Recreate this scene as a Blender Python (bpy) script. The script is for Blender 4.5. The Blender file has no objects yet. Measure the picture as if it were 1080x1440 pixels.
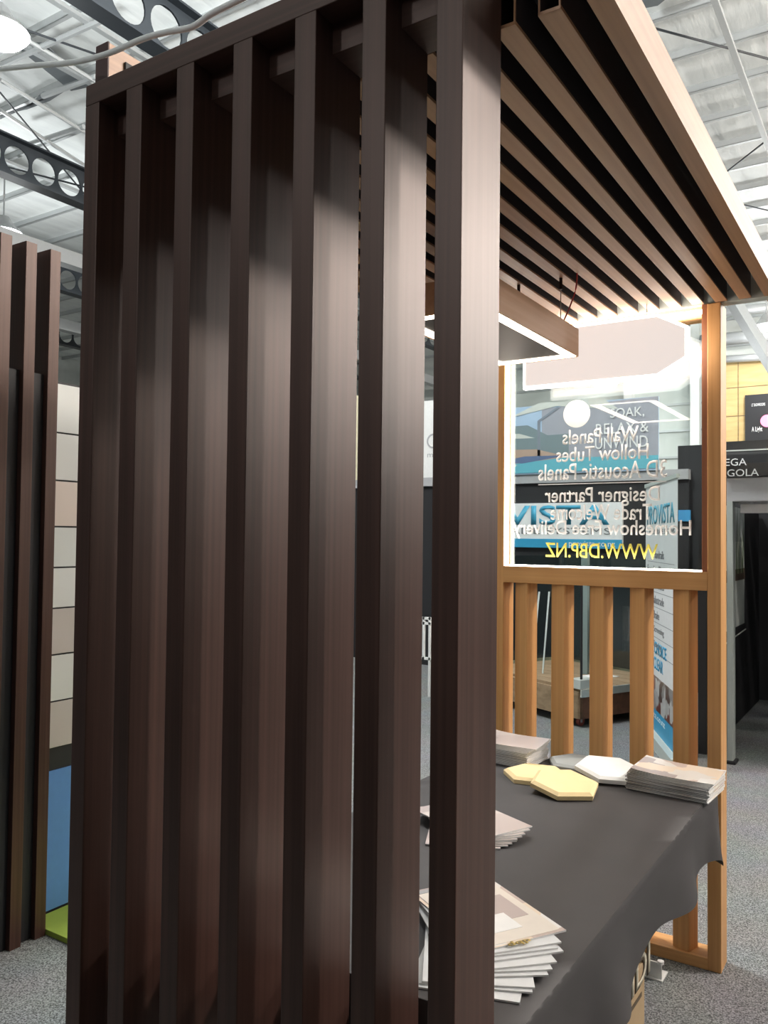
import bpy, bmesh, math, random
from mathutils import Vector, Matrix
random.seed(7)
S = bpy.context.scene
C = S.collection
# ------------------------------------------------------------------ camera
YAW, PITCH, ROLL, FPX, HC = math.radians(32.757), math.radians(1.700), math.radians(0.639), 1155.0, 1.6
_f = Vector((-math.sin(YAW)*math.cos(PITCH), math.cos(YAW)*math.cos(PITCH), math.sin(PITCH)))
_r = Vector((math.cos(YAW), math.sin(YAW), 0)); _u = _r.cross(_f)
RT = _r*math.cos(ROLL) + _u*math.sin(ROLL); UP = -_r*math.sin(ROLL) + _u*math.cos(ROLL); FW = _f
cam = bpy.data.cameras.new('camera'); camo = bpy.data.objects.new('camera', cam); C.objects.link(camo)
M = Matrix((RT, UP, -FW)).transposed().to_4x4(); M.translation = (0, 0, HC); camo.matrix_world = M
cam.sensor_fit = 'VERTICAL'; cam.sensor_height = 36; cam.lens = FPX/1440*36; cam.clip_end = 200; cam.clip_start = .02
S.camera = camo
# ------------------------------------------------------------------ world, exposure
w = bpy.data.worlds.new('hall_ambient'); S.world = w; w.use_nodes = True
w.node_tree.nodes['Background'].inputs[0].default_value = (.93, .97, 1, 1)
w.node_tree.nodes['Background'].inputs[1].default_value = .06
S.view_settings.view_transform = 'Standard'; S.view_settings.look = 'None'
S.view_settings.exposure = 0.55; S.view_settings.gamma = 1; S.view_settings.use_curve_mapping = False
LAMP_W = 330.0          # each high-bay lamp
# ------------------------------------------------------------------ pixel -> place (a pixel gives a direction, a surface the distance)
def ray(px, py): return (px-540)/FPX*RT + (720-py)/FPX*UP + FW
def oX(px, py, v): d = ray(px, py); return Vector((0, 0, HC)) + d*(v/d.x)
def oY(px, py, v): d = ray(px, py); return Vector((0, 0, HC)) + d*(v/d.y)
def oZ(px, py, v): d = ray(px, py); return Vector((0, 0, HC)) + d*((v-HC)/d.z)
# ------------------------------------------------------------------ materials
MATS = {}
def base(name):
    m = bpy.data.materials.new(name); m.use_nodes = True; nt = m.node_tree
    return m, nt, nt.nodes['Principled BSDF']
def mat(name, col, rough=.5, metal=0, emit=0, ecol=None, spec=.5, var=.06, scale=30):
    if name in MATS: return MATS[name]
    m, nt, b = base(name)
    b.inputs['Roughness'].default_value = rough; b.inputs['Metallic'].default_value = metal
    b.inputs['Specular IOR Level'].default_value = spec
    n = nt.nodes.new('ShaderNodeTexNoise'); n.inputs['Scale'].default_value = scale
    tc = nt.nodes.new('ShaderNodeTexCoord'); nt.links.new(tc.outputs['Object'], n.inputs['Vector'])
    r = nt.nodes.new('ShaderNodeMix'); r.data_type = 'RGBA'
    nt.links.new(n.outputs['Fac'], r.inputs[0])
    r.inputs[6].default_value = (*[c*(1-var) for c in col], 1); r.inputs[7].default_value = (*[min(1, c*(1+var)) for c in col], 1)
    nt.links.new(r.outputs[2], b.inputs['Base Color'])
    if emit:
        b.inputs['Emission Color'].default_value = (*(ecol or col), 1); b.inputs['Emission Strength'].default_value = emit
    MATS[name] = m; return m
def wood(name, c1, c2, axis, rough, spec=.5, scale=60, bump=.05, coat=0):
    m, nt, b = base(name)
    tc = nt.nodes.new('ShaderNodeTexCoord'); mp = nt.nodes.new('ShaderNodeMapping')
    sc = [scale, scale, scale]; sc['XYZ'.index(axis)] = 1.2; mp.inputs['Scale'].default_value = sc
    nt.links.new(tc.outputs['Object'], mp.inputs[0])
    n = nt.nodes.new('ShaderNodeTexNoise'); n.inputs['Scale'].default_value = 1; n.inputs['Detail'].default_value = 6; n.inputs['Distortion'].default_value = .4
    nt.links.new(mp.outputs[0], n.inputs['Vector'])
    r = nt.nodes.new('ShaderNodeValToRGB'); r.color_ramp.elements[0].position = .32; r.color_ramp.elements[1].position = .68
    r.color_ramp.elements[0].color = (*c1, 1); r.color_ramp.elements[1].color = (*c2, 1)
    nt.links.new(n.outputs['Fac'], r.inputs[0]); nt.links.new(r.outputs[0], b.inputs['Base Color'])
    b.inputs['Roughness'].default_value = rough; b.inputs['Specular IOR Level'].default_value = spec
    if name.startswith('dark'): b.inputs['IOR'].default_value = 1.52; b.inputs['Specular Tint'].default_value = (1, .80, .72, 1)
    b.inputs['Coat Weight'].default_value = coat; b.inputs['Coat Roughness'].default_value = .3
    bp = nt.nodes.new('ShaderNodeBump'); bp.inputs['Strength'].default_value = bump; bp.inputs['Distance'].default_value = .002
    nt.links.new(n.outputs['Fac'], bp.inputs['Height']); nt.links.new(bp.outputs[0], b.inputs['Normal'])
    MATS[name] = m; return m
DARK_Z = wood('dark_walnut_vertical', (.036, .0165, .0122), (.064, .0310, .0240), 'Z', .42, .55, 90)
DARK_X = wood('dark_walnut_rail', (.036, .0165, .0122), (.064, .0310, .0240), 'X', .42, .55, 90)
OAK_Y = wood('oak_roof', (.37, .19, .10), (.48, .262, .142), 'Y', .42, .5)
OAK_Z = wood('oak_upright', (.55, .275, .100), (.68, .37, .150), 'Z', .45, .4)
OAK_X = wood('oak_rail', (.55, .275, .100), (.68, .37, .150), 'X', .45, .4)
PEND = wood('pendant_veneer', (.90, .47, .24), (.97, .55, .31), 'Y', .5, .4)
PLY = wood('plywood', (.55, .38, .16), (.66, .48, .22), 'X', .6, .3, 8)
CRATEW = wood('crate_timber', (.24, .17, .10), (.36, .26, .16), 'X', .6, .3, 20)
WHITE = mat('white_paint', (.82, .82, .80), .5)
PAPER = mat('paper_white', (.80, .79, .77), .55)
BLACK = mat('black_panel', (.012, .012, .014), .6)
BLACKG = mat('black_gloss', (.012, .012, .013), .25)
CLOTH = mat('black_tablecloth', (.052, .048, .049), .62, spec=.35, var=.15, scale=6)
ALU = mat('pale_aluminium', (.62, .66, .62), .45, .3)
STEEL = mat('grey_steel', (.42, .43, .43), .45, .4)
GREYP = mat('grey_paint', (.40, .40, .41), .45)
DARKST = mat('dark_painted_steel', (.022, .028, .034), .5)
WIRE = mat('wire', (.5, .5, .5), .3, .8)
RED = mat('red_cord', (.6, .05, .05), .5)
GOLD = mat('gold_print', (.45, .32, .08), .4)
YEL = mat('yellow_vinyl', (.75, .66, .10), .5)
VINYL = mat('white_vinyl', (.85, .85, .85), .5)
CABLE = mat('white_cable_plastic', (.92, .94, .92), .45)
LED = mat('led_diffuser', (1, .96, .9), .5, emit=13, ecol=(1, .86, .70))
LEDS = mat('led_strip_window', (1, .96, .92), .5, emit=11, ecol=(1, .92, .82))
# ------------------------------------------------------------------ mesh helpers (all in world metres)
def bx(bm, x0, x1, y0, y1, z0, z1, mi=0):
    v = [bm.verts.new(p) for p in ((x0,y0,z0),(x1,y0,z0),(x1,y1,z0),(x0,y1,z0),(x0,y0,z1),(x1,y0,z1),(x1,y1,z1),(x0,y1,z1))]
    for f in ((0,3,2,1),(4,5,6,7),(0,1,5,4),(1,2,6,5),(2,3,7,6),(3,0,4,7)):
        bm.faces.new([v[i] for i in f]).material_index = mi
def bevel(bm, w=.002, seg=2):
    bmesh.ops.bevel(bm, geom=bm.edges[:], offset=w, segments=seg, affect='EDGES', profile=.5)
def box(x0, x1, y0, y1, z0, z1, bev=0, seg=2):
    bm = bmesh.new(); bx(bm, x0, x1, y0, y1, z0, z1)
    if bev: bevel(bm, bev, seg)
    return bm
def prism(pts, d, mi=0, bm=None):
    """pts: 3-D outline (planar), extruded by vector d"""
    bm = bm or bmesh.new(); d = Vector(d)
    a = [bm.verts.new(p) for p in pts]; b = [bm.verts.new(Vector(p)+d) for p in pts]; n = len(a)
    bm.faces.new(a).material_index = mi; bm.faces.new(b[::-1]).material_index = mi
    for i in range(n): bm.faces.new((a[i], b[i], b[(i+1) % n], a[(i+1) % n])).material_index = mi
    bmesh.ops.recalc_face_normals(bm, faces=bm.faces[:]); return bm
def tube(pts, r, n=8, bm=None):
    bm = bm or bmesh.new(); pts = [Vector(p) for p in pts]; rings = []
    for i, p in enumerate(pts):
        t = (pts[min(i+1, len(pts)-1)] - pts[max(i-1, 0)]).normalized()
        a = t.cross(Vector((0, 0, 1)) if abs(t.z) < .9 else Vector((1, 0, 0))).normalized(); b = t.cross(a)
        rr = r[i] if isinstance(r, (list, tuple)) else r
        rings.append([bm.verts.new(p + rr*(a*math.cos(2*math.pi*k/n) + b*math.sin(2*math.pi*k/n))) for k in range(n)])
    for A, B in zip(rings, rings[1:]):
        for k in range(n): bm.faces.new((A[k], A[(k+1) % n], B[(k+1) % n], B[k]))
    bm.faces.new(rings[0][::-1]); bm.faces.new(rings[-1])
    bmesh.ops.recalc_face_normals(bm, faces=bm.faces[:]); return bm
def spline(pts, n=8):
    pts = [Vector(p) for p in pts]; out = []
    for i in range(len(pts)-1):
        p0, p1, p2, p3 = pts[max(i-1, 0)], pts[i], pts[i+1], pts[min(i+2, len(pts)-1)]
        for k in range(n):
            t = k/n; out.append(.5*((2*p1)+(p2-p0)*t+(2*p0-5*p1+4*p2-p3)*t*t+(3*p1-p0-3*p2+p3)*t**3))
    return out + [pts[-1]]
def hollow(x0, x1, y0, y1, z0, z1, t=.0025, ax='Y'):
    """open-ended rectangular tube"""
    bm = bmesh.new()
    if ax == 'Y':
        o = [(x0, z0), (x1, z0), (x1, z1), (x0, z1)]; i = [(x0+t, z0+t), (x1-t, z0+t), (x1-t, z1-t), (x0+t, z1-t)]
        f = lambda p, e: (p[0], (y0, y1)[e], p[1])
    O = [[bm.verts.new(f(p, e)) for p in o] for e in (0, 1)]; I = [[bm.verts.new(f(p, e)) for p in i] for e in (0, 1)]
    for k in range(4):
        j = (k+1) % 4
        bm.faces.new((O[0][k], O[0][j], O[1][j], O[1][k])); bm.faces.new((I[0][j], I[0][k], I[1][k], I[1][j]))
        for e in (0, 1): bm.faces.new((O[e][k], O[e][j], I[e][j], I[e][k]))
    bmesh.ops.recalc_face_normals(bm, faces=bm.faces[:]); return bm
def obj(name, bm, m, parent=None, smooth=False, label=None, kind=None):
    me = bpy.data.meshes.new(name)
    if parent is not None:
        off = world_loc(parent); bmesh.ops.translate(bm, verts=bm.verts[:], vec=-off)
    else:
        vs = [v.co for v in bm.verts]; lo = Vector([min(c[i] for c in vs) for i in range(3)]); hi = Vector([max(c[i] for c in vs) for i in range(3)])
        off = Vector(((lo.x+hi.x)/2, (lo.y+hi.y)/2, lo.z)); bmesh.ops.translate(bm, verts=bm.verts[:], vec=-off)
    bm.to_mesh(me); bm.free()
    for mm in (m if isinstance(m, (list, tuple)) else [m]): me.materials.append(mm)
    if smooth:
        for p in me.polygons: p.use_smooth = True
    o = bpy.data.objects.new(name, me); C.objects.link(o)
    if parent is not None: o.parent = parent
    else: o.location = off
    if label: o['label'] = label
    if kind: o['kind'] = kind
    return o
def world_loc(o):
    v = Vector(o.location)
    while o.parent: o = o.parent; v += Vector(o.location)
    return v
def thing(name, label, cat, loc=(0, 0, 0), group=None):
    o = bpy.data.objects.new(name, None); C.objects.link(o); o.location = loc; o.empty_display_size = .1
    o['label'] = label; o['category'] = cat
    if group: o['group'] = group
    return o
def tag(o, label, cat, group=None):
    o['label'] = label; o['category'] = cat
    if group: o['group'] = group
    return o
def struct(o): o['kind'] = 'structure'; return o
def again(o, dx=0, dy=0, dz=0):
    c = o.copy(); C.objects.link(c); c.location = Vector(o.location) + Vector((dx, dy, dz)); c.parent = o.parent
    for ch in o.children:
        k = ch.copy(); C.objects.link(k); k.parent = c
    return c
def text(name, body, o, u, v, wid, hei, m, parent, depth=.0012, bold=0.0, label=None):
    """lettering that fills a wid x hei box: o lower-left corner, u reading direction, v up"""
    cu = bpy.data.curves.new(name, 'FONT'); cu.body = body; cu.offset = bold; cu.resolution_u = 3
    t = bpy.data.objects.new(name, cu); C.objects.link(t)
    dg = bpy.context.evaluated_depsgraph_get(); me = bpy.data.meshes.new_from_object(t.evaluated_get(dg))
    bpy.data.objects.remove(t); bpy.data.curves.remove(cu)
    xs = [p.co.x for p in me.vertices]; ys = [p.co.y for p in me.vertices]
    x0, x1, y0, y1 = min(xs), max(xs), min(ys), max(ys)
    u = Vector(u).normalized(); v = Vector(v).normalized(); o = Vector(o); n = u.cross(v)
    bm = bmesh.new(); bm.from_mesh(me); bpy.data.meshes.remove(me)
    for p in bm.verts:
        a = (p.co.x-x0)/(x1-x0)*wid; b = (p.co.y-y0)/(y1-y0)*hei; p.co = o + u*a + v*b
    e = bmesh.ops.extrude_face_region(bm, geom=bm.faces[:])
    bmesh.ops.translate(bm, verts=[g for g in e['geom'] if isinstance(g, bmesh.types.BMVert)], vec=n*depth)
    bmesh.ops.recalc_face_normals(bm, faces=bm.faces[:])
    return obj(name, bm, m, parent, label=label)
def disc(c, r, nrm, d, n=28):
    c = Vector(c); nrm = Vector(nrm).normalized(); a = nrm.cross(Vector((0, 0, 1)) if abs(nrm.z) < .9 else Vector((1, 0, 0))).normalized(); b = nrm.cross(a)
    return prism([c + r*(a*math.cos(2*math.pi*k/n) + b*math.sin(2*math.pi*k/n)) for k in range(n)], nrm*d)

# =================================================================== THE HALL
fm, nt, b = base('speckled_grey_carpet')
tc = nt.nodes.new('ShaderNodeTexCoord')
n1 = nt.nodes.new('ShaderNodeTexNoise'); n1.inputs['Scale'].default_value = 165; n1.inputs['Detail'].default_value = 3
n2 = nt.nodes.new('ShaderNodeTexNoise'); n2.inputs['Scale'].default_value = 3
r1 = nt.nodes.new('ShaderNodeValToRGB'); r1.color_ramp.elements[0].position = .36; r1.color_ramp.elements[1].position = .66
r1.color_ramp.elements[0].color = (.060, .062, .062, 1); r1.color_ramp.elements[1].color = (.36, .37, .37, 1)
mx = nt.nodes.new('ShaderNodeMix'); mx.data_type = 'RGBA'; mx.blend_type = 'MULTIPLY'; mx.inputs[0].default_value = .25
for n in (n1, n2): nt.links.new(tc.outputs['Object'], n.inputs['Vector'])
nt.links.new(n1.outputs['Fac'], r1.inputs[0]); nt.links.new(r1.outputs[0], mx.inputs[6]); nt.links.new(n2.outputs['Color'], mx.inputs[7])
nt.links.new(mx.outputs[2], b.inputs['Base Color']); b.inputs['Roughness'].default_value = .95
bp = nt.nodes.new('ShaderNodeBump'); bp.inputs['Strength'].default_value = .4; bp.inputs['Distance'].default_value = .004
nt.links.new(n1.outputs['Fac'], bp.inputs['Height']); nt.links.new(bp.outputs[0], b.inputs['Normal'])
struct(obj('floor', box(-26, 20, -24, 26, -.05, 0), fm))

rm, nt, b = base('roof_insulation_blanket')
tc = nt.nodes.new('ShaderNodeTexCoord'); mp = nt.nodes.new('ShaderNodeMapping'); mp.inputs['Scale'].default_value = (3.2, .5, 1)
nt.links.new(tc.outputs['Object'], mp.inputs[0])
n1 = nt.nodes.new('ShaderNodeTexNoise'); n1.inputs['Scale'].default_value = 1.0; n1.inputs['Detail'].default_value = 5
nt.links.new(mp.outputs[0], n1.inputs['Vector'])
r1 = nt.nodes.new('ShaderNodeValToRGB'); r1.color_ramp.elements[0].position = .3; r1.color_ramp.elements[1].position = .6
r1.color_ramp.elements[0].color = (.76, .79, .78, 1); r1.color_ramp.elements[1].color = (.90, .93, .91, 1)
nt.links.new(n1.outputs['Fac'], r1.inputs[0]); nt.links.new(r1.outputs[0], b.inputs['Base Color'])
b.inputs['Roughness'].default_value = .6
bp = nt.nodes.new('ShaderNodeBump'); bp.inputs['Strength'].default_value = .6; bp.inputs['Distance'].default_value = .06
nt.links.new(n1.outputs['Fac'], bp.inputs['Height']); nt.links.new(bp.outputs[0], b.inputs['Normal'])
ceil = struct(obj('ceiling', box(-26, 20, -24, 25, 8.0, 8.1), rm))
PUR = mat('galvanised_purlin', (.50, .52, .52), .5, .3)
bm = bmesh.new(); bx(bm, -26, 20, 0, .012, 7.90, 8.0); bx(bm, -26, 20, 0, .06, 7.90, 7.912)
p0 = obj('purlin', bm, PUR, ceil)
for k in range(1, 22): again(p0, dy=k*.96+1.33 if k else 0)
p0.location.y += 1.33
def cell_beam(X, y0, y1, z0, z1, r, pitch, wt=.02, fl=.11):
    """cellular steel beam along Y: a web pierced by round holes, and two flanges"""
    bm = bmesh.new(); n = int((y1-y0)/pitch); zc = (z0+z1)/2; q = 24
    for k in range(n):
        ya, yb = y0+k*pitch, y0+(k+1)*pitch; yc = (ya+yb)/2
        for sx in (-wt/2, wt/2):
            rim, edge = [], []
            for i in range(q):
                a = 2*math.pi*(i+.5)/q; c, s = math.cos(a), math.sin(a)
                rim.append(bm.verts.new((X+sx, yc+r*c, zc+r*s)))
                m = min((pitch/2)/max(abs(c), 1e-6), ((z1-z0)/2)/max(abs(s), 1e-6))
                edge.append(bm.verts.new((X+sx, yc+m*c, zc+m*s)))
            for i in range(q):
                j = (i+1) % q; bm.faces.new((rim[i], rim[j], edge[j], edge[i]))
            # corner fills
            for (cy, cz) in ((ya, z0), (yb, z0), (yb, z1), (ya, z1)):
                es = sorted(range(q), key=lambda i: (edge[i].co.y-cy)**2+(edge[i].co.z-cz)**2)[:2]
                try: bm.faces.new((edge[es[0]], edge[es[1]], bm.verts.new((X+sx, cy, cz))))
                except ValueError: pass
        bx(bm, X-.03, X+.03, ya-.02, ya+.02, zc-.04, zc+.04) if k % 9 == 0 else None
    bx(bm, X-fl, X+fl, y0, y1, z1, z1+.025); bx(bm, X-fl, X+fl, y0, y1, z0-.025, z0)
    bmesh.ops.recalc_face_normals(bm, faces=bm.faces[:])
    return bm
o = obj('cellular_beam', cell_beam(-6.55, .6, 24, 6.62, 7.20, .215, .50), DARKST, ceil)
for Xb, z0 in ((-10.67, 6.62), (-14.8, 6.62), (-19.0, 6.62)):
    obj('cellular_beam', cell_beam(Xb, .6, 24, z0, z0+.52, .195, .43), DARKST, ceil)
# purlin-level steel: long tie beams and bracing rods, all fixed under the roof
for X, z, wd, h in ((-1.80, 7.55, .035, .05), (-8.3, 7.72, .04, .05), (-9.4, 7.72, .04, .05), (-12.6, 7.72, .04, .05), (1.0, 7.6, .04, .05)):
    obj('tie_beam', box(X-wd, X+wd, -2, 24.4, z, z+h), PUR, ceil)
for X in (-12.5, -16.6):
    obj('bottom_tie', box(X-.12, X+.12, 2, 24, 6.30, 6.55), STEEL, ceil)
def rod(a, b, r=.014, nm='bracing_rod', m=DARKST): return obj(nm, tube([a, b], r, 6), m, ceil)
rod(oZ(921, 40, 7.7), oZ(1085, 84, 7.7)); rod(oZ(1020, 243, 7.7), oZ(1085, 192, 7.7)); rod(oZ(1045, 288, 7.7), oZ(1085, 297, 7.7))
rod(oZ(10, 33, 7.7), oZ(140, 78, 7.7)); rod(oZ(0, 130, 7.6), oZ(118, 272, 7.6)); rod(oZ(-10, 230, 7), oZ(120, 263, 7))
rod(oZ(0, 155, 7.7), oZ(118, 232, 7.7), .03, 'bracing_angle', PUR); rod(oZ(0, 112, 7.7), oZ(118, 185, 7.7), .03, 'bracing_angle', PUR)
rod(oZ(0, 92, 7.72), oZ(150, 25, 7.72), .04, 'bracing_angle', PUR); rod(oZ(15, 42, 7.7), oZ(135, 115, 7.7), .03, 'bracing_angle', PUR)
rod(oZ(60, 135, 7.72), oZ(135, 108, 7.72), .04, 'bracing_angle', PUR); rod(oZ(40, 203, 7.72), oZ(118, 178, 7.72), .04, 'bracing_angle', PUR)
# dark torn lining and plain dark strips between beams
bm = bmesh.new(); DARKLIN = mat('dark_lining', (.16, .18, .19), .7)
prism([oZ(15, 60, 7.78), oZ(62, 62, 7.78), oZ(128, 122, 7.78), oZ(100, 128, 7.78)], (0, 0, .02), bm=bm); obj('roof_dark_strip', bm, DARKLIN, ceil)
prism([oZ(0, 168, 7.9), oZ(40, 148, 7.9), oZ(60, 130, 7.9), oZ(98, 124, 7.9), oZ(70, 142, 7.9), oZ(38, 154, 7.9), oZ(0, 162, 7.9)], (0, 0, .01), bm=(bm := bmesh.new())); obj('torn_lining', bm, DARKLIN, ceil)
prism([oZ(880, -20, 7.78), oZ(960, -20, 7.78), oZ(925, 8, 7.78), oZ(905, 12, 7.78)], (0, 0, .02), bm=(bm := bmesh.new())); obj('roof_dark_strip', bm, DARKLIN, ceil)
for k in range(14):
    obj('hanger_wire', tube([oZ(905+k*9, 40+k*37, 7.8), oZ(905+k*9, 40+k*37, 7.8)-Vector((0, 0, .35))], .006, 5), WIRE, ceil) if k % 2 == 0 and k < 8 else None

WALLM = wood('ribbed_wall_sheet', (.56, .59, .56), (.66, .69, .66), 'X', .6, .3, 2)
wb = struct(obj('wall_back', box(-26, 20, 24, 24.2, 0, 8.1), WALLM))
for k in range(10):
    obj('wall_girt', box(-26, 20, 23.93, 24, .9+k*.75, .96+k*.75), PUR, wb)
for X in (-19, -14.8, -10.67, -6.9, -5.05, -1.5, 3):
    obj('wall_column', box(X-.12, X+.12, 23.7, 24, 0, 8), WHITE, wb)
struct(obj('wall_left', box(-26.2, -26, -24, 24.2, 0, 8.1), WALLM))
# plywood lining of the back wall, sheet by sheet
yw = 23.6
xs = [oY(1000, 600, yw).x, oY(1038, 600, yw).x]; xs.append(xs[1]+2.4); xs.append(xs[2]+2.4)
zs = [oY(1038, 690, yw).z, oY(1038, 585, yw).z, oY(1038, 545, yw).z, oY(1038, 507, yw).z]
for i in range(3):
    for j in range(3):
        obj('plywood_sheet', box(xs[i]+.012, xs[i+1]-.012, yw, yw+.05, zs[j]+.012, zs[j+1]-.012), PLY, wb)
obj('plywood_backing', box(xs[0], xs[3], yw+.03, yw+.3, 0, zs[3]), CRATEW, wb)

# high-bay lamps
LENS = mat('lamp_lens', (1, 1, 1), .4, emit=28, ecol=(.97, 1, 1))
def lamp(x, y, z, label, r=.30, energy=1.0, col=(.96, .99, 1)):
    t = thing('high_bay_lamp', label, 'ceiling lamp', (x, y, z-.1), 'high-bay lamps under the hall roof')
    bm = tube([(x, y, z+.02), (x, y, z+.06), (x, y, z+.16), (x, y, z+.30)], [r+.02, r, r*.6, .09], 24); obj('reflector', bm, STEEL, t)
    bm = tube([(x, y, z-.08), (x, y, z-.05), (x, y, z), (x, y, z+.02)], [r*.55, r*.85, r, r], 24); obj('lens', bm, LENS, t, True)
    obj('stem', tube([(x, y, z+.3), (x, y, 8.0)], .015, 6), STEEL, t)
    l = bpy.data.lights.new('high_bay_light', 'POINT'); l.energy = LAMP_W*energy; l.shadow_soft_size = r; l.color = col
    lo = bpy.data.objects.new('high_bay_light', l); C.objects.link(lo); lo.location = (x, y, z-.55); 
    return t
SHARED = 'unseen round high-bay lamp placed for its light under the white roof lining'  # unseen lamps added for light; the strongest is placed by the slat shadows
for x, y, e in ((-8.0, 4.87, .38), (-13.3, 8.3, .5), (-2.8, 18.3, .45), (-2.95, 21.7, .35), (4.4, 6.0, 3.1), (5.5, 12.0, 2.8), (5.5, 18.0, 2.3), (11, 22, 2), (-3.5, 4.4, 1.6), (12, 6.0, 1), (12, 13, 1), (-5.0, -9.0, 1.0), (1.5, -13, .8)):
    lamp(x, y, 6.8, {(-8.0, 4.87): 'round high-bay lamp hanging between the two dark cellular beams above the white cable',
        (-13.3, 8.3): 'round high-bay lamp hanging beyond the second cellular beam, above the neighbouring dark slats',
        (-2.8, 18.3): 'bright high-bay lamp hanging beside the raking steel strut, level with the pergola edge beam',
        (-2.95, 21.7): 'high-bay lamp hanging closest to the ducts of the back wall'}.get((x, y), SHARED), energy=e, col=(1, .90, .82) if 4 < x < 6 else (.96, .99, 1))
_p = oY(851, 540, 21.0); lamp(_p.x, _p.y, _p.z, 'low-hung high-bay lamp seen through the glass pane under the light panel', .32, .25)

# =================================================================== DARK SLATTED SCREEN
X0, YF, YB = -.598, 1.1466, 1.291
PW, PITCHX = .0485, .1505
t = thing('slatted_screen', 'tall dark walnut slatted screen of deep upright fins under a top rail', 'screen', (-1.07, 1.22, 0))
XL = -1.5376
obj('post', box(X0-PW, X0, YF, YB, 0, 2.64, .0016), DARK_Z, t, label='broad end post nearest the black table')
obj('post', box(XL, XL+.046, YF, YB, 0, 2.545, .0016), DARK_Z, t)
obj('top_rail', box(XL, X0-PW+.002, YF, YB, 2.545, 2.592, .0016), DARK_X, t)
obj('inner_rail', box(XL+.04, X0-PW+.004, YF+.052, YB-.001, 2.489, 2.546, .001), DARK_X, t)
obj('bottom_rail', box(XL+.04, X0-PW+.004, YF+.02, YB-.02, .0, .05, .001), DARK_X, t)
sl = obj('slat', box(X0-.1475-PW, X0-.1475, YF+.001, YB, .045, 2.5475, .0016), DARK_Z, t)
for xr in (-.2975, -.4495, -.6045, -.7570): again(sl, dx=xr+.1475)

# =================================================================== OAK PERGOLA ROOF
t = thing('pergola_roof', 'oak-coloured pergola roof of parallel hollow battens above the black table', 'pergola roof', (-1.05, 2.3, 2.5))
YR0, YR1 = 1.312, 3.279
b0 = obj('edge_beam', hollow(-.453, -.413, 1.15, 3.42, 2.502, 2.594), OAK_Y, t, label='deep outer edge beam')
BRZ = mat('dark_bronze_channel', (.040, .032, .033), .6, spec=.25)
b1 = obj('batten', hollow(-.537, -.499, YR0+.001, YR1, 2.505, 2.594), BRZ, t)
obj('face_strip', box(-.539, -.497, YR0, YR1, 2.502, 2.5090, .0008), OAK_Y, b1, label='oak-coloured face strip')
obj('end_rim', hollow(-.538, -.498, YR0-.001, YR0+.003, 2.502, 2.595, .0028), OAK_Y, b1)
for k in range(1, 14): again(b1, dx=-.0832*k)
obj('added_dark_sheet', box(-1.674, -.4525, 1.30, 3.27, 2.5945, 2.597), BLACK, t, label='unseen black sheet added over the battens to darken their gaps')  # added sheet, keeps hall light out of the gaps between battens
DK = mat('dark_end', (.05, .02, .018), .6)
obj('edge_beam', box(-1.718, -1.674, 1.312, 3.42, 2.502, 2.822, .001), OAK_Y, t, label='taller edge beam with a dark end face')
obj('end_cap', box(-1.719, -1.673, 1.309, 1.313, 2.502, 2.823), DK, t)
obj('junction_plate', box(-1.6745, -1.668, 1.36, 1.42, 2.735, 2.795, .001), BLACK, t)
for yy in (1.55, 2.35, 3.10): obj('cross_batten', box(-1.674, -.47, yy, yy+.05, 2.597, 2.637, .001), OAK_X, t)

# =================================================================== GLAZED TIMBER PANEL
YC, YD = 3.271, 3.38
t = thing('glazed_panel', 'oak-coloured frame with a lettered glass pane above rotated upright slats', 'partition', (-1.06, 3.32, 0))
obj('post', box(-.652, -.603, YC, YD, 0, 2.50, .003), OAK_Z, t)
REDW = wood('reddish_reveal', (.24, .085, .04), (.32, .12, .055), 'Z', .5, .4)
obj('stile', box(-.672, -.651, YC+.004, YC+.06, 1.478, 2.50, .001), REDW, t, label='reddish inner stile')
obj('post', box(-1.532, -1.487, YC, YD, 0, 2.50, .003), OAK_Z, t)
obj('sill_rail', box(-1.488, -.651, YC-.002, YD, 1.408, 1.479, .002), OAK_X, t)
obj('bottom_rail', box(-1.488, -.651, YC, YD, 0, .044, .002), OAK_X, t)
obj('header', box(-1.72, -.413, 3.284, 3.34, 2.50, 2.612, .001), ALU, t, label='pale raw aluminium header behind the batten ends')
obj('top_rail', box(-1.488, -.651, 3.30, YD, 2.455, 2.501, .001), OAK_X, t)
SQ, AL = .068, math.radians(-18)
def pslat(cx, cy):
    bm = bmesh.new(); h = SQ/2; bx(bm, -h, h, -h, h, .042, 1.41); bevel(bm, .004, 3)
    bmesh.ops.rotate(bm, verts=bm.verts[:], cent=(0, 0, 0), matrix=Matrix.Rotation(AL, 3, 'Z')); bmesh.ops.translate(bm, verts=bm.verts[:], vec=(cx, cy, 0)); return bm
cen = [-1.402, -1.238, -1.073, -.909, -.742]
s0 = obj('slat', pslat(cen[0], YC+.050), OAK_Z, t)
for c in cen[1:]: again(s0, dx=c-cen[0])
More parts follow.
